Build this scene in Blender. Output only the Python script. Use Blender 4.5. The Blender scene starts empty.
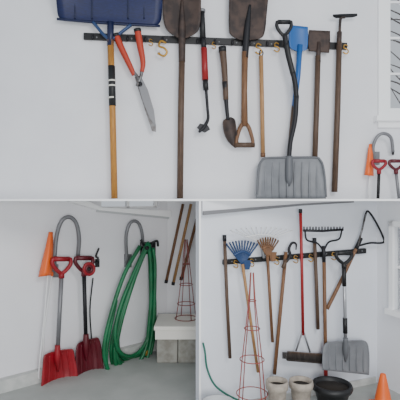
import bpy, bmesh, math, random
from mathutils import Vector, Matrix
random.seed(4)
F=440.0; EYE=1.45
SC=bpy.context.scene
COL=SC.collection

# ---------------- materials ----------------
def mat(name, col, rough=0.5, metal=0.0, col2=None, scale=20, stretch=(1,1,1), bump=0.0, amount=(0.4,0.6), k=1.0):
    col=tuple(c*k for c in col)
    if col2 is not None: col2=tuple(c*k for c in col2)
    m=bpy.data.materials.new(name); m.use_nodes=True
    nt=m.node_tree; b=nt.nodes['Principled BSDF']
    b.inputs['Roughness'].default_value=rough; b.inputs['Metallic'].default_value=metal
    b.inputs['Base Color'].default_value=(*col,1)
    if col2 is not None or bump>0:
        tc=nt.nodes.new('ShaderNodeTexCoord'); mp=nt.nodes.new('ShaderNodeMapping')
        mp.inputs['Scale'].default_value=stretch
        nz=nt.nodes.new('ShaderNodeTexNoise'); nz.inputs['Scale'].default_value=scale; nz.inputs['Detail'].default_value=5
        nt.links.new(tc.outputs['Object'],mp.inputs['Vector']); nt.links.new(mp.outputs['Vector'],nz.inputs['Vector'])
        if col2 is not None:
            cr=nt.nodes.new('ShaderNodeValToRGB')
            cr.color_ramp.elements[0].position=amount[0]; cr.color_ramp.elements[0].color=(*col,1)
            cr.color_ramp.elements[1].position=amount[1]; cr.color_ramp.elements[1].color=(*col2,1)
            nt.links.new(nz.outputs['Fac'],cr.inputs['Fac']); nt.links.new(cr.outputs['Color'],b.inputs['Base Color'])
        if bump>0:
            bp=nt.nodes.new('ShaderNodeBump'); bp.inputs['Strength'].default_value=bump; bp.inputs['Distance'].default_value=0.01
            nt.links.new(nz.outputs['Fac'],bp.inputs['Height']); nt.links.new(bp.outputs['Normal'],b.inputs['Normal'])
    return m
M={}
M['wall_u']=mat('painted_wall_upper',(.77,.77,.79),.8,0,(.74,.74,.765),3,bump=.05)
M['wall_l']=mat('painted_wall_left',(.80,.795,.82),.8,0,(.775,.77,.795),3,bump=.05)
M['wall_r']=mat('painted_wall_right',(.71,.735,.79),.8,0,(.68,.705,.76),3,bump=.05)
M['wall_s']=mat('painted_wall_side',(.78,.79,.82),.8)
M['trim']=mat('white_trim',(.92,.92,.92),.5)
M['floor']=mat('concrete_floor',(.33,.345,.325),.8,0,(.39,.40,.38),5,bump=.1,amount=(.3,.7))
M['curb']=mat('concrete_curb',(.46,.47,.45),.85,0,(.54,.54,.52),15,bump=.2)
M['block']=mat('weathered_block',(.27,.255,.22),.9,0,(.38,.37,.33),12,bump=.3)
M['cream']=mat('cream_board',(.88,.85,.78),.6)
M['navy']=mat('navy_plastic',(.0025,.007,.050),.5,0,(.004,.011,.075),30,(1,1,6))
M['navyf']=mat('navy_plastic_edge',(.003,.008,.045),.4)
M['yellowwood']=mat('yellow_wood',(.44,.20,.03),.5,0,(.33,.14,.025),30,(4,4,.4))
M['darkwood']=mat('dark_wood',(.062,.034,.020),.55,0,(.10,.058,.034),30,(5,5,.4))
M['midwood']=mat('brown_wood',(.19,.09,.038),.55,0,(.12,.055,.025),30,(5,5,.4))
M['tanwood']=mat('tan_wood',(.40,.22,.09),.55,0,(.29,.15,.06),30,(5,5,.4))
M['rust']=mat('rusty_steel',(.030,.021,.019),.6,.3,(.065,.042,.034),14,bump=.2)
M['steel']=mat('worn_steel',(.2,.2,.205),.4,.6,(.1,.085,.08),25)
M['black']=mat('black_plastic',(.006,.006,.007),.5)
M['darkmetal']=mat('dark_metal',(.016,.016,.019),.5,.4)
M['brass']=mat('brass_hook',(.50,.27,.05),.35,.7)
M['red']=mat('red_paint',(.26,.007,.008),.4)
M['redplastic']=mat('red_plastic',(.30,.006,.015),.45,0,(.24,.005,.012),10)
M['maroon']=mat('maroon_plastic',(.11,.004,.013),.4,0,(.09,.004,.010),10)
M['orangered']=mat('orange_red_grip',(.40,.035,.012),.45)
M['orange']=mat('orange_plastic',(.8,.13,.015),.45)
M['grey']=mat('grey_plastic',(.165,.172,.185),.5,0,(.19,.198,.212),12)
M['greyd']=mat('grey_plastic_dark',(.11,.115,.125),.5)  # darker grey for the shovel sockets and blade rim
M['greymetal']=mat('galvanised_steel',(.2,.2,.21),.45,.4)
M['alum']=mat('aluminium_tube',(.4,.41,.43),.35,.6)
M['bluep']=mat('blue_paint',(.012,.10,.33),.4)
M['blueg']=mat('blue_grip',(.015,.045,.13),.4)
M['green']=mat('green_hose_rubber',(.003,.105,.036),.4,0,(.005,.15,.055),6)
M['teal']=mat('teal_rubber',(.015,.12,.085),.4)
M['pinkwire']=mat('red_wire',(.30,.04,.035),.5,0,(.22,.07,.05),40)
M['bristle']=mat('bristles',(.018,.014,.012),.9,0,(.04,.032,.028),60,(1,1,.2))
M['pot']=mat('stone_planter',(.40,.35,.29),.85,0,(.30,.26,.22),25,bump=.3)
M['white']=mat('white_plastic',(.75,.75,.75),.4)
M['palegrey']=mat('pale_grey_plastic',(.5,.51,.52),.5)
M['label']=mat('white_label',(.7,.68,.6),.5)
M['soil']=mat('potting_soil',(.02,.014,.01),1)
M['bark']=mat('tree_bark',(.2,.18,.17),.9)
g=bpy.data.materials.new('window_glass'); g.use_nodes=True
gb=g.node_tree.nodes['Principled BSDF']; gb.inputs['Roughness'].default_value=.02
gb.inputs['Transmission Weight'].default_value=1; gb.inputs['IOR'].default_value=1.02
M['glass']=g

# ---------------- wall planes ----------------
def hp(px,d): return Vector(((px-200)*d/F,d))
class Plane:
    def __init__(s,a,b):
        s.a=a; t=(b-a).normalized(); s.t=t
        n=Vector((t.y,-t.x))
        if n.dot(-a)<0: n=-n
        s.n=n
    def p(s,px,py,off=0.0):
        dx=(px-200)/F
        o=s.a+s.n*off
        d=o.dot(s.n)/(dx*s.n.x+s.n.y)
        return Vector((dx*d,d,EYE+(200-py)/F*d))
    def m(s,px):
        return s.p(px,200).y/F
UP=Plane(hp(85,3.6),hp(343,3.83))
LF=Plane(hp(0,3.36),hp(165,4.4))
RT=Plane(hp(200,2.95),hp(377,3.5))
END=Plane(Vector((-1,4.42)),Vector((0,4.42)))
cx=RT.p(377,200); CR=Vector((cx.x,cx.y))
SIDE=Plane(CR,CR+RT.n)

def link(o,parent=None):
    COL.objects.link(o)
    if parent: o.parent=parent
    return o
def empty(name):
    e=bpy.data.objects.new(name,None); e.empty_display_size=.05; return link(e)
def mesh_obj(name,verts,faces,m,parent=None,smooth=True):
    me=bpy.data.meshes.new(name); me.from_pydata([tuple(v) for v in verts],[],faces)
    bm=bmesh.new(); bm.from_mesh(me); bmesh.ops.recalc_face_normals(bm,faces=bm.faces); bm.to_mesh(me); bm.free()
    me.materials.append(M[m])
    if smooth:
        for p in me.polygons: p.use_smooth=True
    o=bpy.data.objects.new(name,me); return link(o,parent)
def catmull(P,n=6):
    if len(P)<3: return P
    out=[]
    Q=[P[0]*2-P[1]]+P+[P[-1]*2-P[-2]]
    for i in range(1,len(Q)-2):
        for k in range(n):
            t=k/n
            a,b,c,d=Q[i-1],Q[i],Q[i+1],Q[i+2]
            out.append(.5*((2*b)+(c-a)*t+(2*a-5*b+4*c-d)*t*t+(3*b-a-3*c+d)*t**3))
    out.append(P[-1]); return out
def tubew(name,P,r,m,parent=None,smooth=False,sides=10,closed=False,n=6):
    if smooth:
        if isinstance(r,(list,tuple)):
            R=[Vector((x,0,0)) for x in r]; R=[v.x for v in catmull(R,n)]
        P=catmull(P,n)
        if isinstance(r,(list,tuple)): r=R
    if not isinstance(r,(list,tuple)): r=[r]*len(P)
    verts=[];faces=[]
    N=len(P); prev=None
    for i in range(N):
        if closed: t=(P[(i+1)%N]-P[i-1])
        else: t=(P[min(i+1,N-1)]-P[max(i-1,0)])
        t.normalize()
        if prev is None:
            ref=Vector((0,1,0)) if abs(t.y)<.9 else Vector((1,0,0))
            u=t.cross(ref).normalized()
        else:
            u=(prev-t*prev.dot(t)).normalized()
        prev=u; v=t.cross(u)
        for k in range(sides):
            a=2*math.pi*k/sides
            verts.append(P[i]+(u*math.cos(a)+v*math.sin(a))*r[i])
    M_=N if closed else N-1
    for i in range(M_):
        j=(i+1)%N
        for k in range(sides):
            l=(k+1)%sides
            faces.append((i*sides+k,i*sides+l,j*sides+l,j*sides+k))
    if not closed:
        faces.append(tuple(range(sides))); faces.append(tuple((N-1)*sides+k for k in range(sides)))
    return mesh_obj(name,verts,faces,m,parent)
def tube(pl,name,pts,r,m,parent,**kw):
    k=pl.m(pts[0][0])
    P=[pl.p(*p) for p in pts]
    r=[x*k for x in r] if isinstance(r,(list,tuple)) else r*k
    return tubew(name,P,r,m,parent,**kw)
def plate(pl,name,pts,o0,o1,m,parent=None,bevel=0):
    n=len(pts)
    v=[pl.p(x,y,0) for x,y in pts]
    N3=Vector((pl.n.x,pl.n.y,0))
    verts=[q+N3*o0 for q in v]+[q+N3*o1 for q in v]
    faces=[tuple(range(n)),tuple(range(n,2*n))]+[(i,(i+1)%n,n+(i+1)%n,n+i) for i in range(n)]
    o=mesh_obj(name,verts,faces,m,parent,smooth=False)
    if bevel:
        b=o.modifiers.new('b','BEVEL'); b.width=bevel; b.segments=2
    return o
def rectp(x0,y0,x1,y1): return [(x0,y0),(x1,y0),(x1,y1),(x0,y1)]
def box(name,x0,x1,y0,y1,z0,z1,m,parent=None,bevel=0):
    v=[(x,y,z) for z in (z0,z1) for x,y in ((x0,y0),(x1,y0),(x1,y1),(x0,y1))]
    f=[(0,1,2,3),(4,5,6,7),(0,1,5,4),(1,2,6,5),(2,3,7,6),(3,0,4,7)]
    o=mesh_obj(name,v,f,m,parent,smooth=False)
    if bevel:
        b=o.modifiers.new('b','BEVEL'); b.width=bevel; b.segments=2
    return o
def scoop(pl,name,rows,m,parent,n=14,thick=.006):
    V=[Vector(r[:3]) for r in rows]; W=[Vector(r[3:6]) for r in rows]
    if len(rows)>2: V=catmull(V,4); W=catmull(W,4)
    verts=[];faces=[]
    for a,b in zip(V,W):
        xl,yl,xr=a; yr,oc,oe=b
        for i in range(n+1):
            u=i/n*2-1; s=i/n
            verts.append(pl.p(xl+(xr-xl)*s,yl+(yr-yl)*s,oc+(oe-oc)*u*u))
    c=n+1
    for j in range(len(V)-1):
        for i in range(n): faces.append((j*c+i,j*c+i+1,(j+1)*c+i+1,(j+1)*c+i))
    o=mesh_obj(name,verts,faces,m,parent)
    s=o.modifiers.new('s','SOLIDIFY'); s.thickness=thick; s.offset=0
    return o
def dgrip(pl,parent,x,y0,w,h,off,m,r=1.6,m2=None):
    pts=[(x,y0+h,off),(x-w*.28,y0+h*.72,off),(x-w*.5,y0+h*.35,off),(x-w*.5,y0+1,off),
         (x-w*.4,y0,off),(x+w*.4,y0,off),(x+w*.5,y0+1,off),(x+w*.5,y0+h*.35,off),(x+w*.28,y0+h*.72,off),(x,y0+h,off)]
    tube(pl,'grip_loop',pts,r,m,parent,smooth=True,n=4)
    tube(pl,'grip_bar',[(x-w*.42,y0,off),(x+w*.42,y0,off)],r*1.25,m2 or m,parent)

# ---------------- room shell ----------------
T=.08
plate(UP,'wall_upper',[(-70,-80),(378,-80),(378,199.2),(-70,199.2)],-T,0,'wall_u')
plate(UP,'wall_upper_sill',[(378,124),(470,124),(470,199.2),(378,199.2)],-T,0,'wall_u')
box('wall_end',-.45,-.008,4.42,4.5,0,EYE-.01,'wall_l')
def vwall(name,a,b,z0,z1,n,m,t=T):
    v=[]
    for q in (a,b):
        for o in (0,-t):
            for z in (z0,z1): v.append((q.x+n.x*o,q.y+n.y*o,z))
    f=[(0,1,5,4),(2,3,7,6),(0,1,3,2),(4,5,7,6),(0,2,6,4),(1,3,7,5)]
    return mesh_obj(name,v,f,m,smooth=False)
la=LF.a-LF.t*.6; q=LF.p(165,200); lb=Vector((q.x,q.y))+LF.t*.03
def lp(px): v=LF.p(px,200); return Vector((v.x,v.y))
vwall('wall_left',la,lp(100),0,EYE-.0066,LF.n,'wall_l')
vwall('wall_left_below_window',lp(100),lp(159),0,1.375,LF.n,'wall_l')
vwall('wall_left_corner',lp(159),lb,0,EYE-.0066,LF.n,'wall_l')
vwall('wall_right',RT.a,CR,0,EYE-.0066,RT.n,'wall_r')
sn=SIDE.n
def sp(s): return CR+RT.n*s
vwall('wall_side_corner',sp(0),sp(.17),0,EYE-.0066,sn,'wall_s')
vwall('wall_side_apron',sp(.17),sp(.7),0,.62,sn,'wall_s')
vwall('wall_side_header',sp(.17),sp(.7),1.25,EYE-.0066,sn,'wall_s')
vwall('wall_side_front',sp(.7),sp(1.0),0,EYE-.0066,sn,'wall_s')
w2=empty('window_2')
def sv(name,s0,s1,z0,z1,o0,o1,m):
    a=sp(s0)+sn*o1;b=sp(s1)+sn*o1
    o=vwall(name,a,b,z0,z1,sn,m,t=o1-o0); o.parent=w2; return o
sv('casing_back',.14,.18,.58,1.29,0,.02,'trim'); sv('casing_front',.69,.73,.58,1.29,0,.02,'trim')
sv('sill',.12,.75,.58,.62,0,.04,'trim'); sv('head',.14,.73,1.25,1.29,0,.02,'trim')
sv('muntin',.42,.44,.62,1.25,-.05,-.03,'trim'); sv('rail',.17,.7,.93,.95,-.05,-.03,'trim'); sv('glass',.17,.7,.62,1.25,-.045,-.04,'glass')

box('floor',-3,3.2,-2.5,6,-.05,0,'floor')
box('trim_shelf',-2.4,2.6,2.93,4.5,EYE-.0065,EYE+.0065,'trim')
box('wall_partition',-.0065,.0065,2.93,4.42,0,EYE-.0066,'trim')
plate(RT,'trim_1',[(201,201),(350,201),(300,205),(201,213)],0.001,.03,'wall_s')
plate(RT,'trim_2',[(201,211),(300,203.5),(350,201),(350,202.5),(300,205.5),(201,215)],0.03,.045,'greymetal')
# low part of the window above the left bay
w3=empty('window_3')
plate(LF,'sill',[(66,201.2),(86,201.2),(100,207.5),(168,210.5),(168,217),(96,210)],0.001,.05,'trim',w3)
plate(LF,'apron',[(96,210),(168,217),(168,219),(96,212)],0.001,.02,'palegrey',w3)
def w3v(name,p0,p1,z0,z1,o0,o1,m):
    a=lp(p0)+LF.n*o1;b=lp(p1)+LF.n*o1
    o=vwall(name,a,b,z0,z1,LF.n,m,t=o1-o0); o.parent=w3
w3v('glass',100,159,1.375,EYE-.008,-.045,-.04,'glass')
for x in (100,128,156): w3v('mullion',x,x+2.5,1.375,EYE-.008,-.05,-.02,'trim')
w3v('sash_rail',100,159,1.375,1.39,-.055,-.02,'trim')
def curb():
    a=la;b=lb-LF.t*.05
    n=LF.n
    v=[]
    for q in (a,b):
        for o,z in ((.002,0),(.002,.09),(.05,.085),(.075,0)): v.append((q.x+n.x*o,q.y+n.y*o,z))
    f=[(0,1,2,3),(4,5,6,7)]+[(i,(i+1)%4,4+(i+1)%4,4+i) for i in range(4)]
    mesh_obj('baseboard_left',v,f,'curb',smooth=False)
curb()
vwall('baseboard_right',RT.a+RT.n*.014+RT.t*.02,CR+RT.n*.014-RT.t*.02,0,.05,RT.n,'curb',t=.012)

# window 1
w=empty('window_1')
plate(UP,'casing',rectp(377,-80,386,120),0,.03,'trim',w)
plate(UP,'stool',rectp(373,117,470,122),0,.07,'trim',w)
plate(UP,'apron',rectp(377,122,470,128),0,.025,'trim',w)
plate(UP,'sash_stile',rectp(386,-80,391,117),-.05,-.01,'trim',w)
plate(UP,'sash_bottom',rectp(391,108,470,117),-.05,-.01,'trim',w)
for y in (72,36,0,-36): plate(UP,'muntin_h',rectp(391,y,470,y+2.2),-.04,-.02,'trim',w)
for x in (412,436): plate(UP,'muntin_v',rectp(x,-80,x+2.2,108),-.04,-.02,'trim',w)
plate(UP,'glass_pane',rectp(391,-80,470,108),-.035,-.03,'glass',w)
tr=empty('bare_tree')
TX=3.6;TY=7.2
tubew('trunk',[Vector((TX,TY,0)),Vector((TX,TY,2)),Vector((TX+.05,TY,5))],[.09,.07,.04],'bark',tr,smooth=True)
for i in range(34):
    z=1.6+i*.1; s=random.choice((-1,1)); L=random.uniform(.5,1.1)
    tubew('branch_%d'%i,[Vector((TX,TY,z)),Vector((TX+s*L*.5,TY+random.uniform(-.2,.2),z+.25)),Vector((TX+s*L,TY,z+.3+random.uniform(-.1,.4)))],[.018,.012,.004],'bark',tr,smooth=True,sides=6)

# ============ UPPER BAY ============
P=UP
H=.07
def rail(pl,name,x0,y0,x1,y1,w,n):
    e=empty(name)
    plate(pl,'bar',[(x0,y0-w/2),(x1,y1-w/2),(x1,y1+w/2),(x0,y0+w/2)],0,.028,'black',e,bevel=.003)
    for i in range(n):
        t=(i+.5)/n; x=x0+(x1-x0)*t; y=y0+(y1-y0)*t
        tube(pl,'clip_%d'%i,[(x,y-w*.3,.026),(x,y,.036),(x,y+w*.3,.026)],w*.2,'darkmetal',e,smooth=True)
        tube(pl,'screw_%d'%i,[(x+4,y,.026),(x+4,y,.031)],w*.14,'greymetal',e)
    return e
rail(P,'tool_rail',84,37,346,47,6.5,15)
def hook(pl,x,y,s=1.0,base=.029):
    e=empty('brass_hook')
    tube(pl,'arm',[(x+3*s,y,base),(x-2*s,y-2*s,.05),(x-4*s,y+3*s,.07),(x+1*s,y+5*s,.08),(x+4*s,y+9*s,.075),(x+1*s,y+13*s,.065),(x-4*s,y+11*s,.06)],1.0*s,'brass',e,smooth=True)
    tube(pl,'tip',[(x-4*s,y+11*s,.06),(x-4.6*s,y+9.8*s,.06)],1.4*s,'brass',e)
hook(P,163,43); hook(P,259,45,.7); hook(P,346,46,.6); hook(P,151,40,.45); hook(P,277,44,.6); hook(P,214,43,.45)

# navy snow shovel
e=empty('snow_shovel')
scoop(P,'blade',[(52,-30,166,-30,.10,.16),(55,-10,163,-9,.08,.13),(57,8,162,10,.06,.08),(58,15,161,20,.05,.06),(60,19,158,25,.05,.05)],'navy',e,thick=.01)
tube(P,'blade_lip',[(57,19,.058),(109,23.5,.058),(160,26,.058)],1.2,'navyf',e,smooth=True)
for x in (75,92,128,144): tube(P,'rib',[(x,-25,.10),(x,5,.075),(x,19,.06)],.8,'navyf',e,smooth=True)
tube(P,'brace_left',[(93,22,.06),(103,34,.065),(110,40,.07)],1.6,'blueg',e,smooth=True)
tube(P,'brace_right',[(131,25,.06),(119,34,.065),(111,40,.07)],1.6,'blueg',e,smooth=True)
tube(P,'ferrule',[(110.5,22,H),(110.5,46,H)],3.3,'navyf',e)
tube(P,'handle',[(110.5,40,H),(112.5,110,H),(114.5,198.5,.06)],3.2,'yellowwood',e,sides=14)
tube(P,'handle_label',[(111.5,66,H),(112.5,106,H)],3.5,'black',e,sides=14)
for y in (80,85,97): tube(P,'label_stripe',[(111.9,y,H),(112,y+1.6,H)],3.65,'label',e,sides=14)

# hedge shears
e=empty('hedge_shears')
tube(P,'grip_left',[(116,35,.06),(121,47,.06),(130,66,.06),(134,75,.06)],[3.2,3.2,2.6,2.2],'orangered',e,smooth=True)
tube(P,'grip_left_end',[(115.6,34,.06),(116.6,37,.06)],3.6,'black',e)
tube(P,'grip_right',[(137.5,30,.072),(140,45,.072),(143,62,.072),(142,72,.072)],[3.2,3.2,2.6,2],'orangered',e,smooth=True)
tube(P,'grip_right_end',[(137.3,29,.072),(137.8,32,.072)],3.6,'black',e)
tube(P,'tang_left',[(132,70,.06),(138,78,.065),(141,86,.065)],1.6,'steel',e,smooth=True)
tube(P,'tang_right',[(142,69,.072),(141,76,.07),(137,86,.07)],1.6,'steel',e,smooth=True)
plate(P,'blade_a',[(135,79),(140,78),(147,97),(156,126),(156,133),(152,132),(144,108)],.056,.061,'steel',e)
plate(P,'blade_b',[(138,86),(142,80),(148,92),(154,112),(156,128),(150,120),(143,103)],.065,.070,'greymetal',e)
tube(P,'pivot',[(140,84,.05),(140,84,.08)],2.4,'darkmetal',e)

# round point shovel
e=empty('round_point_shovel')
scoop(P,'blade',[(179,-38,183,-38,.09,.09),(171,-30,193,-30,.075,.10),(164,-14,200,-13,.06,.10),(163,5,201,6,.055,.095),(164,22,200,24,.055,.085),(168,31,197,32,.06,.075),(178,38,187,38,.065,.065)],'rust',e)
tube(P,'socket',[(182,0,.062),(182,28,.068),(182,62,H)],[1.2,3.4,3.3],'rust',e,smooth=True)
tube(P,'handle',[(182,55,H),(181,110,H),(180,198.5,.06)],3.1,'darkwood',e,sides=14)

# hand weeder
e=empty('hand_weeder')
tube(P,'grip_top',[(202,11,.065),(203,38,.065)],[2.6,2.9],'black',e,sides=14)
tube(P,'grip_knob',[(202,9.5,.065),(202,12,.065)],3.4,'greymetal',e)
tube(P,'collar',[(203,38,.065),(204,49,.065)],2.6,'darkmetal',e)
tube(P,'grip_red',[(204,48,.065),(205.3,80,.065)],[3.0,3.2],'red',e,sides=14)
tube(P,'ferrule',[(205.3,80,.065),(206,90,.065)],2.7,'black',e)
tube(P,'shank',[(206,88,.065),(207.5,108,.065),(208,119,.07),(204,127,.08),(199,132,.09)],[1.5,1.4,1.5,1.8,1.3],'darkmetal',e,smooth=True)
plate(P,'claw',[(196,129),(199,125),(207,127),(209,131),(204,134),(199,132)],.07,.078,'darkmetal',e)

# digging spade
e=empty('digging_spade')
scoop(P,'blade',[(231,-48,272,-46,.06,.10),(230,-20,270,-19,.055,.09),(229,10,267,12,.055,.08),(229,28,265,31,.055,.07),(231,35,261,38,.055,.06),(240,40,250,40,.06,.06)],'rust',e)
tube(P,'socket',[(250,5,.06),(247,30,.066),(245,58,H)],[1.2,3.2,3.2],'darkmetal',e,smooth=True)
tube(P,'handle',[(245,52,H),(244.3,90,H),(244.5,126,H)],[3.2,2.9,3.4],'midwood',e,sides=14)
tube(P,'grip_frame',[(244.5,122,H),(240,128,H),(236.6,140,H),(236.4,145,H)],[2.2,2,1.8,1.8],'midwood',e,smooth=True)
tube(P,'grip_frame_r',[(244.5,122,H),(249,128,H),(252.6,140,H),(252.8,145,H)],[2.2,2,1.8,1.8],'midwood',e,smooth=True)
tube(P,'grip_bar',[(235,145,H),(254.5,145,H)],2.5,'darkwood',e)

# trenching hoe
e=empty('trenching_hoe')
tube(P,'handle',[(222.5,49,.06),(224.5,70,.062),(226,100,.062)],[3.6,3,2.6],'darkwood',e,sides=14,smooth=True)
tube(P,'cap',[(222.3,47,.06),(222.6,52,.06)],3.9,'black',e)
tube(P,'neck',[(225,82,.062),(226.5,105,.065),(228,120,.07)],[3,2,1.8],'darkmetal',e,smooth=True)
scoop(P,'blade',[(225,119,231,117,.07,.07),(223,122,235,120,.065,.085),(224,132,236.5,130,.06,.085),(228,141,238,139,.06,.08),(235,148,239,147,.065,.065)],'rust',e)

e=empty('wooden_dowel')
tube(P,'stick',[(261,56,.065),(262,100,.055),(263,155,.05)],2.1,'tanwood',e)
tube(P,'tip',[(263,153,.05),(263,157,.05)],2.4,'midwood',e)
tube(P,'loop',[(261,58,.07),(259.5,53,.075),(261,50,.078),(263,53,.075),(261.5,58,.07)],.6,'darkmetal',e,smooth=True)

e=empty('floor_scraper')
scoop(P,'blade',[(309,30,330,31,.065,.065),(308,42,330,43,.06,.06),(309,51,329,53,.06,.06)],'rust',e)
tube(P,'socket',[(319,42,.066),(318,62,.068)],[1.5,2.8],'rust',e)
tube(P,'handle',[(318,56,.068),(316.5,110,.066),(314.5,170,.055)],2.7,'darkwood',e,sides=14)

e=empty('transfer_shovel')
scoop(P,'blade',[(290,25,308,27,.065,.08),(289,36,308,38,.06,.075),(290,47,307,49,.06,.07),(296,51,302,51,.06,.06)],'bluep',e)
tube(P,'shaft',[(300,45,.066),(298,75,.066),(294,108,.062)],[2.6,2.6,2.4],'bluep',e,sides=14)
tube(P,'handle',[(294,106,.062),(291,135,.06),(289,157,.058)],2.3,'darkwood',e,sides=14)

e=empty('garden_hoe')
scoop(P,'blade',[(333,14.5,357,13.5,.10,.09),(333,16.5,357,15.8,.08,.08),(336,18,352,17.2,.065,.065)],'darkmetal',e)
tube(P,'neck',[(345,17,.07),(341,18,.07),(340,24,.068),(339.5,36,.068)],1.4,'rust',e,smooth=True)
tube(P,'ferrule',[(339.5,32,.068),(339,46,.068)],2.5,'rust',e)
tube(P,'handle',[(339.3,42,.068),(337.5,110,.066),(334.5,192,.05)],[2.6,2.9,2.9],'darkwood',e,sides=14)

# grey snow shovel
e=empty('snow_shovel')
dgrip(P,e,284,22,14,14,.13,'black',1.7)
tube(P,'shaft_upper',[(284.5,34,.13),(288,55,.13),(294.5,80,.13),(296.5,98,.13)],2.5,'darkmetal',e,smooth=True,sides=14)
tube(P,'shaft_stripe',[(286.2,44,.13),(289,58,.13),(293,74,.13)],2.7,'black',e,smooth=True)
tube(P,'shaft_lower',[(296.5,96,.13),(295,120,.13),(290,145,.13),(289,166,.12)],[2.5,2.4,2.2,2.4],'darkmetal',e,smooth=True,sides=14)
scoop(P,'blade',[(266,158.5,316,157.5,.115,.13),(260.5,161,321,160,.11,.135),(258.5,168,323,167,.10,.14),(257.5,184,325,183,.09,.15),(256.5,198.6,326,198.6,.10,.17)],'grey',e,thick=.01)
for i in range(8):
    u=(i+.7)/8.4; x=260+62*u; s=2*u-1; o=.02*s*s+.004
    tube(P,'rib_%d'%i,[(x,162,.11+o),(x,175,.10+o*1.6),(x,198,.105+o*1.8)],[.4,.9,.9],'grey',e,smooth=True)
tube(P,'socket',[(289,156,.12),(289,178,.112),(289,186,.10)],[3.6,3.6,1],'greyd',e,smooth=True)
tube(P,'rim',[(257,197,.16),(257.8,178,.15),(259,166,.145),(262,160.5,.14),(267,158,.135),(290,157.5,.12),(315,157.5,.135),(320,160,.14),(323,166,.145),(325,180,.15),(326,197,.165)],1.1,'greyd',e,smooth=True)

def hoop(pl,pts,r=2.0):
    e=empty('bracket_hoop')
    tube(pl,'arch',pts,r,'greymetal',e,smooth=True)
    x,y,o=pts[0]
    plate(pl,'mount_plate',rectp(x-3,y-8,x+3,y+5),0,max(.012,o),'greymetal',e)
    x,y,o=pts[-1]
    tube(pl,'peg',[(x,y,o),(x,y+2,0.0)],r*.8,'black',e)
hoop(P,[(375,160,.03),(373,148,.06),(377,137,.09),(384,133.5,.1),(391,138,.09),(393,152,.06)],1.6)
def dshovel(pl,x,y,w,h,xb,yb,off,m,shaftm,nm='snow_shovel'):
    e=empty(nm); dgrip(pl,e,x,y,w,h,off,m,w*.11)
    tube(pl,'collar',[(x,y+h-1,off),(x,y+h+4,off)],w*.16,m,e)
    tube(pl,'shaft',[(x,y+h+2,off),(xb,yb,off*.9)],w*.115,shaftm,e,sides=12)
    return e
dshovel(P,379,161,13,9,378,198.5,.12,'redplastic','black')
dshovel(P,396,161,13,9,399,198.5,.12,'maroon','greymetal')
e=empty('safety_flag')
scoop(P,'cone',[(369,144,372,144,.06,.06),(367,160,373,160,.075,.05),(364.5,175,373.5,176,.085,.05)],'orange',e)
tube(P,'pole',[(370,172,.055),(368,198.5,.05)],.7,'white',e)

# ============ LOWER LEFT BAY ============
P=LF
hoop(P,[(54,272,.03),(56,240,.06),(61,222,.09),(69,217,.1),(76,223,.1),(79,238,.09),(78,256,.06)],2.1)
hoop(P,[(127,262,.03),(126,238,.06),(129,225,.08),(134,221,.09),(139,224,.09),(142,233,.09),(143,246,.06)],1.7)
e=empty('utility_hook')
tube(P,'arm',[(97,262,0),(98,258,.06),(96,256,.11),(99,248,.12)],1.0,'black',e,smooth=True)
tube(P,'arm_b',[(97,262,0),(93,262,.06),(92,258,.1)],.9,'black',e,smooth=True)
plate(P,'mount',rectp(95,259,99,267),0,.01,'black',e)
e=empty('hose_hanger')
tube(P,'arm_a',[(150,250,0),(151,244,.14),(157,241,.17),(158,246,.16)],1.2,'black',e,smooth=True)
tube(P,'arm_b',[(150,250,0),(144,245,.14),(141,240,.16)],1.2,'black',e,smooth=True)
tube(P,'arm_c',[(146,250,0),(147,248,.20)],2.0,'darkmetal',e)
plate(P,'mount',rectp(140,242,155,254),0,.012,'darkmetal',e)

e=empty('safety_flag')
scoop(P,'cone',[(49,232,52.5,232,.07,.06),(46,246,53,247,.10,.06),(42,262,52.5,262,.12,.06),(38.5,277,52,275,.12,.06)],'orange',e)
tube(P,'wand',[(49,262,.06),(45,310,.06),(39,372,.06),(41,383,.06)],.9,'white',e,smooth=True)
e=empty('driveway_marker')
tube(P,'rod',[(52,275,.06),(44,330,.06),(42,384,.06)],.8,'white',e)
tube(P,'cap',[(52,272,.06),(52,276,.06)],1.3,'orange',e)
def redshovel(x,y,w,h,xb,yb,rows,m,off,shaftm,ribs):
    e=dshovel(P,x,y,w,h,xb,yb,off,m,shaftm)
    scoop(P,'blade',rows,m,e,thick=.01)
    tube(P,'socket',[(xb,yb-8,off*.93),(xb,yb+5,off*.95),(xb+.5,yb+18,off*.8)],[2.6,3.2,1],m,e,smooth=True)
    for u in ribs:
        pts=[]
        for r in rows[1:]:
            s=2*u-1; pts.append((r[0]+(r[2]-r[0])*u, r[1]+(r[3]-r[1])*u, r[4]+(r[5]-r[4])*s*s+.006))
        tube(P,'rib',pts,.7,m,e,smooth=True)
redshovel(61.5,259,18,15,57.5,353,[(48,353,68,349,.10,.11),(44,357,73,350,.09,.13),(43,368,75,359,.08,.13),(42,380,77,369,.08,.14),(41,397,78,380,.10,.15)],'redplastic',.12,'greymetal',(.2,.38,.62,.8))
redshovel(84,258,17,14,86,342,[(81,342,95,338,.10,.11),(77,346,99,339,.09,.12),(76,360,102,352,.08,.13),(77,386,104,374,.10,.15)],'maroon',.12,'darkmetal',(.2,.38,.62,.8))
e=empty('tape_reel')
ring=[(89+5*math.cos(a),269+5.5*math.sin(a),.165) for a in [i*math.pi/10 for i in range(20)]]
tube(P,'reel_rim',ring,1.6,'redplastic',e,closed=True)
ring=[(89+2.8*math.cos(a),269+3*math.sin(a),.165) for a in [i*math.pi/10 for i in range(20)]]
tube(P,'reel_core',ring,1.8,'maroon',e,closed=True)
tube(P,'axle',[(89,269,.13),(89,269,.19)],1.6,'black',e)
e=empty('metal_stake')
tube(P,'rod',[(93,278,.03),(90,310,.03),(92,345,.03)],.7,'darkmetal',e,smooth=True)

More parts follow.
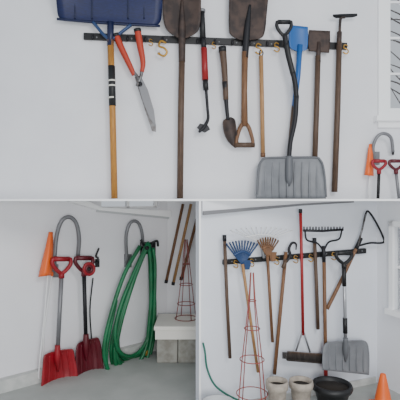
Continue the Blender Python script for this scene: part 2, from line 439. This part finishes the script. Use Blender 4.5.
# garden hose
e=empty('garden_hose')
pts=[]
turns=10; per=24
rs=[]
random.seed(11)
for k in range(turns+1):
    rs.append((random.uniform(-1.5,1.5),random.uniform(.72,1.18),350+38*((k*7)%10)/9.0,random.uniform(243,249)))
for i in range(turns*per):
    t=i/per; k=int(t); f=t-k; a=2*math.pi*t
    A=[x*(1-f)+y*f for x,y in zip(rs[k],rs[k+1])]
    v=(1-math.cos(a))/2
    y=A[3]+(A[2]-A[3])*v
    x=148-20*v+A[0]*v+math.sin(a)*(6+20*v**1.1)*A[1]
    off=.06+.11*t/turns+.012*math.sin(a*1.7)
    pts.append((x,y,off))
tube(P,'coil',pts,1.85,'green',e,smooth=True,n=3,sides=10)
tube(P,'hose_end',[pts[-1],(150,256,.17),(151,300,.16),(147,345,.16),(146,352,.16)],1.85,'green',e,smooth=True)
tube(P,'brass_coupling',[(146,350,.16),(145.7,355,.16)],2.2,'brass',e)
tube(P,'hose_loop_low',[(116,300,.17),(107,345,.17),(108,374,.17),(118,388,.17),(134,382,.17),(146,362,.17),(153,325,.17),(155,270,.17),(153,248,.17)],1.85,'green',e,smooth=True)
tube(P,'hose_loop_left',[(140,246,.18),(124,275,.18),(110,318,.18),(104,352,.18),(112,376,.18),(128,384,.18)],1.85,'green',e,smooth=True)

# bench block
e=empty('low_bench')
box('top',-.405,-.02,3.86,4.30,.305,.34,'cream',e,bevel=.004)
box('fascia',-.395,-.03,3.88,3.90,.22,.305,'cream',e)
box('leg_left',-.385,-.20,3.91,4.27,0,.305,'block',e,bevel=.01)
box('leg_right',-.195,-.03,3.91,4.27,0,.305,'block',e,bevel=.01)
P=END
for a,b,mm,off in (((183,204),(166,283),'midwood',.03),((191,204),(173,285),'tanwood',.05),((198,215),(181,280),'midwood',.03)):
    e=empty('wooden_handle')
    tube(P,'stick',[(a[0],a[1],off),(b[0],b[1],off+.02)],1.4,mm,e)
    tube(P,'end_cap',[(b[0]+.5,b[1]-3,off+.02),(b[0],b[1],off+.02)],1.7,'darkmetal',e)
def cage(name,base,rs,zs,apex,n=4,r=.004):
    e=empty(name)
    for R,z in zip(rs,zs):
        tubew('ring',[Vector((base.x+R*math.cos(i*math.pi/12),base.y+R*math.sin(i*math.pi/12),z)) for i in range(24)],r,'pinkwire',e,closed=True,sides=6)
    for k in range(n):
        a=k*2*math.pi/n+.5
        P_=[Vector((base.x+R*math.cos(a),base.y+R*math.sin(a),z)) for R,z in zip(rs,zs)]
        P_.append(Vector((base.x+.012*math.cos(a),base.y+.012*math.sin(a),apex)))
        tubew('wire',P_,r,'pinkwire',e,sides=6)
cage('tomato_cage',Vector((-.13,4.12)),[.105,.082,.06,.035],[.345,.48,.66,.85],1.08,r=.0038)

# ============ LOWER RIGHT BAY ============
P=RT
rail(P,'tool_rail',222,262,364,250.5,5,12)
for x in (236,252,277,296,311,334): hook(P,x,262-(x-222)*.081+.5,.5)
e=empty('wooden_pole')
tube(P,'stick',[(224.5,237,.055),(227,300,.05),(230,358,.045)],1.7,'darkwood',e,sides=12)
tube(P,'cap',[(224.4,235,.055),(224.6,241,.055)],2,'darkmetal',e)
def fanrake(hx,hy,xs,ytop,m,hm,bot,n,name,offb=.07,r=.62):
    e=empty(name)
    for i in range(n):
        u=i/(n-1); x=xs[0]+(xs[1]-xs[0])*u; arch=-3*(1-(2*u-1)**2)
        tube(P,'tine_%d'%i,[(hx,hy,offb),((hx+x)/2,(hy+ytop)/2+arch*.4,offb),(x,ytop+arch,offb),(x,ytop+arch-1,offb+.03)],r,m,e,smooth=True,sides=6,n=3)
    tube(P,'brace',[(hx+(xs[0]-hx)*.55,hy+(ytop-hy)*.5,offb),(hx,hy+(ytop-hy)*.62-1,offb),(hx+(xs[1]-hx)*.55,hy+(ytop-hy)*.5,offb)],r*1.6,m,e,smooth=True)
    plate(P,'hub',[(hx-2,hy+3),(hx+2,hy+3),(hx+4,hy-6),(hx-4,hy-6)],offb-.004,offb+.006,m,e)
    tube(P,'handle',[(hx,hy-1,offb),bot],1.5,hm,e,sides=12)
fanrake(242.5,265,(227,257),245,'blueg','tanwood',(258,372,.05),11,'leaf_rake',r=.8)
fanrake(267.5,257,(258,278),241.5,'midwood','midwood',(272.5,342,.05),9,'leaf_rake',r=.8)
fanrake(262,243,(232,291),231,'white','alum',(264,258,.05),13,'wire_rake',.05,r=.4)
e=empty('wooden_pole')
tube(P,'stick',[(286,252,.055),(280,315,.05),(274.5,374,.045)],1.8,'midwood',e,sides=12)
e=empty('hand_sickle')
tube(P,'hook_blade',[(286,262,.075),(290,256,.08),(289,249,.08),(292,243,.08),(296,244,.08),(296,250,.08)],[1.5,1.6,1.4,1.2,1,.5],'darkmetal',e,smooth=True)
tube(P,'handle',[(286,260,.075),(283,268,.08)],1.9,'darkwood',e)
# push broom
e=empty('push_broom')
tube(P,'handle',[(300.5,211,.10),(302,275,.10),(303,335,.09)],1.5,'red',e,sides=12)
tube(P,'handle_tip',[(300.4,209,.10),(300.5,213,.10)],1.8,'black',e)
tube(P,'bracket_a',[(302,333,.09),(296,351,.07)],.9,'greymetal',e)
tube(P,'bracket_b',[(304,333,.09),(310,352,.07)],.9,'greymetal',e)
plate(P,'block',[(283,348.5),(322,351.5),(322,354.5),(283,351.5)],.055,.075,'darkwood',e,bevel=.002)
plate(P,'bristles',[(283,351.5),(322,354.5),(323,361),(282,357.5)],.055,.075,'bristle',e)
for i in range(30):
    x=283+i*1.34; tube(P,'tuft_%d'%i,[(x,352+i*.1,.074),(x,358.5+i*.12,.077)],.6,'bristle',e,sides=6)
# bow rake
e=empty('bow_rake')
tube(P,'head_bar',[(303.5,230.5,.07),(323,231,.07),(343,229.5,.07)],1.2,'darkmetal',e)
for i in range(14):
    x=304+i*3; tube(P,'tooth_%d'%i,[(x,230.5,.07),(x,226.8+.3*(i%2),.085)],.65,'darkmetal',e,sides=6)
tube(P,'bow_left',[(305,231,.07),(307,240,.07),(317,243,.07),(323,250,.07)],.9,'darkmetal',e,smooth=True)
tube(P,'bow_right',[(342,230,.07),(339,239,.07),(329,242,.07),(324,250,.07)],.9,'darkmetal',e,smooth=True)
tube(P,'ferrule',[(323.5,246,.07),(324,262,.07)],1.9,'darkmetal',e)
tube(P,'handle',[(324,258,.07),(325,320,.065),(326,388,.04)],1.8,'midwood',e,sides=12)
tube(P,'handle_grip',[(325.4,345,.056),(326,388,.04)],2.0,'red',e,sides=12)
e=empty('wooden_pole')
tube(P,'stick',[(314.5,240,.05),(316.5,285,.045),(318,329,.04)],1.8,'darkwood',e,sides=12)
tube(P,'cap',[(314.4,238,.05),(314.6,243,.05)],2.1,'darkmetal',e)
# grey shovel
e=dshovel(P,344,253,15,11,345.5,342,.12,'black','alum')
tube(P,'foam_grip',[(345,318,.112),(345.3,333,.11)],2.3,'black',e)
tube(P,'upper_sleeve',[(344,268,.12),(344.3,286,.118)],2.1,'black',e)
scoop(P,'blade',[(328,342,362,340,.10,.11),(324.5,345,367,342.5,.09,.12),(323,352,369,351,.085,.13),(322.5,362,369.5,363,.085,.14),(323,370,369,375,.10,.15)],'grey',e,thick=.009)
for i in range(6):
    u=(i+.8)/6.6;x=324+45*u;s=2*u-1
    tube(P,'rib_%d'%i,[(x,345,.093+.03*s*s),(x,358,.092+.045*s*s),(x,369+3*u,.105+.045*s*s)],.6,'grey',e,smooth=True)
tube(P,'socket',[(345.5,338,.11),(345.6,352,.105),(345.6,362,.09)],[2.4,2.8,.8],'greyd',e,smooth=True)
# bow saw
e=empty('bow_saw')
tube(P,'handle',[(327,309,.06),(338,287,.06),(349,264,.065),(361,238,.07)],[1.9,1.8,1.7,1.6],'midwood',e,smooth=True,sides=12)
tube(P,'frame',[(357,246,.07),(362,230,.07),(366,213,.07),(370,213,.07),(378,226,.07),(384,240,.07),(381,243,.07),(370,243,.07),(358,246,.07)],1.0,'darkmetal',e,smooth=True)
tube(P,'ferrule',[(356,249,.068),(361,238,.07)],2.1,'darkmetal',e)
tube(P,'blade',[(358,246,.078),(366,214,.078)],.8,'steel',e)

b=RT.p(252,400,.22)
cage('tomato_cage',Vector((b.x,b.y)),[.12,.10,.078,.05,.025],[.01,.2,.42,.62,.8],.98,r=.0035)

def lathe(name,c,prof,m,parent,n=32):
    v=[];f=[]
    for r,z in prof:
        for k in range(n):
            a=2*math.pi*k/n; v.append((c.x+r*math.cos(a),c.y+r*math.sin(a),z))
    for j in range(len(prof)-1):
        for k in range(n):
            l=(k+1)%n; f.append((j*n+k,j*n+l,(j+1)*n+l,(j+1)*n+k))
    f.append(tuple(range(n)))
    return mesh_obj(name,v,f,m,parent)
def pot(name,px,d,R,H_,m):
    c=Vector(((px-200)*d/F,d)); e=empty(name)
    lathe('body',c,[(R*.62,0),(R*.66,.01),(R*.72,H_*.4),(R*.88,H_*.8),(R*1.0,H_*.82),(R*1.05,H_*.9),(R*1.0,H_),(R*.88,H_),(R*.84,H_*.85)],m,e)
    lathe('soil_disc',c,[(R*.86,H_*.86),(R*.85,H_*.88),(.001,H_*.885)],'soil',e)
pot('stone_planter',277,2.84,.070,.285,'pot')
pot('stone_planter',301,2.90,.077,.262,'pot')
pot('black_planter',332,2.96,.13,.215,'black')
e=empty('traffic_cone')
d=3.1; c=Vector(((383-200)*d/F,d))
lathe('body',c,[(.065,.012),(.06,.02),(.045,.10),(.03,.17),(.018,.225),(.012,.228),(.001,.228)],'orange',e)
box('base',c.x-.075,c.x+.075,c.y-.075,c.y+.075,0,.014,'orange',e,bevel=.004)
e=empty('garden_hose')
tube(P,'arc',[(203,343,.05),(205,352,.09),(207,368,.1),(214,384,.12),(226,394,.14),(240,401,.17)],1.0,'teal',e,smooth=True)
e=empty('plastic_tub')
c=Vector((.11,2.70))
lathe('body',c,[(.08,0),(.085,.10),(.095,.19),(.103,.195),(.103,.212),(.09,.21),(.07,.05)],'palegrey',e)

# ---------------- light ----------------
wd=bpy.data.worlds.new('sky'); SC.world=wd; wd.use_nodes=True
wd.node_tree.nodes['Background'].inputs['Color'].default_value=(.85,.92,1,1)
wd.node_tree.nodes['Background'].inputs['Strength'].default_value=.85
def area(name,loc,tgt,size,en,col=(1,1,1)):
    l=bpy.data.lights.new(name,'AREA'); l.size=size; l.energy=en; l.color=col
    o=bpy.data.objects.new(name,l); link(o); o.location=loc
    o.rotation_euler=(Vector(tgt)-Vector(loc)).to_track_quat('-Z','Y').to_euler()
area('added_softbox',(1.5,0.2,3.1),(.1,3.7,2.0),1.1,56,(1,.99,.98))  # unseen key light added on the window side, no actual lamp there
area('added_softbox.001',(.4,-1.0,1.3),(-.3,3.9,.6),1.0,85,(1,.99,.98))  # added low fill behind the camera, brightens the lower bays
cam=bpy.data.cameras.new('camera'); co=bpy.data.objects.new('camera',cam); link(co)
co.location=(0,0,EYE); co.rotation_euler=(math.pi/2,0,0)
cam.sensor_width=36; cam.lens=36*F/400; cam.clip_start=.05
SC.camera=co
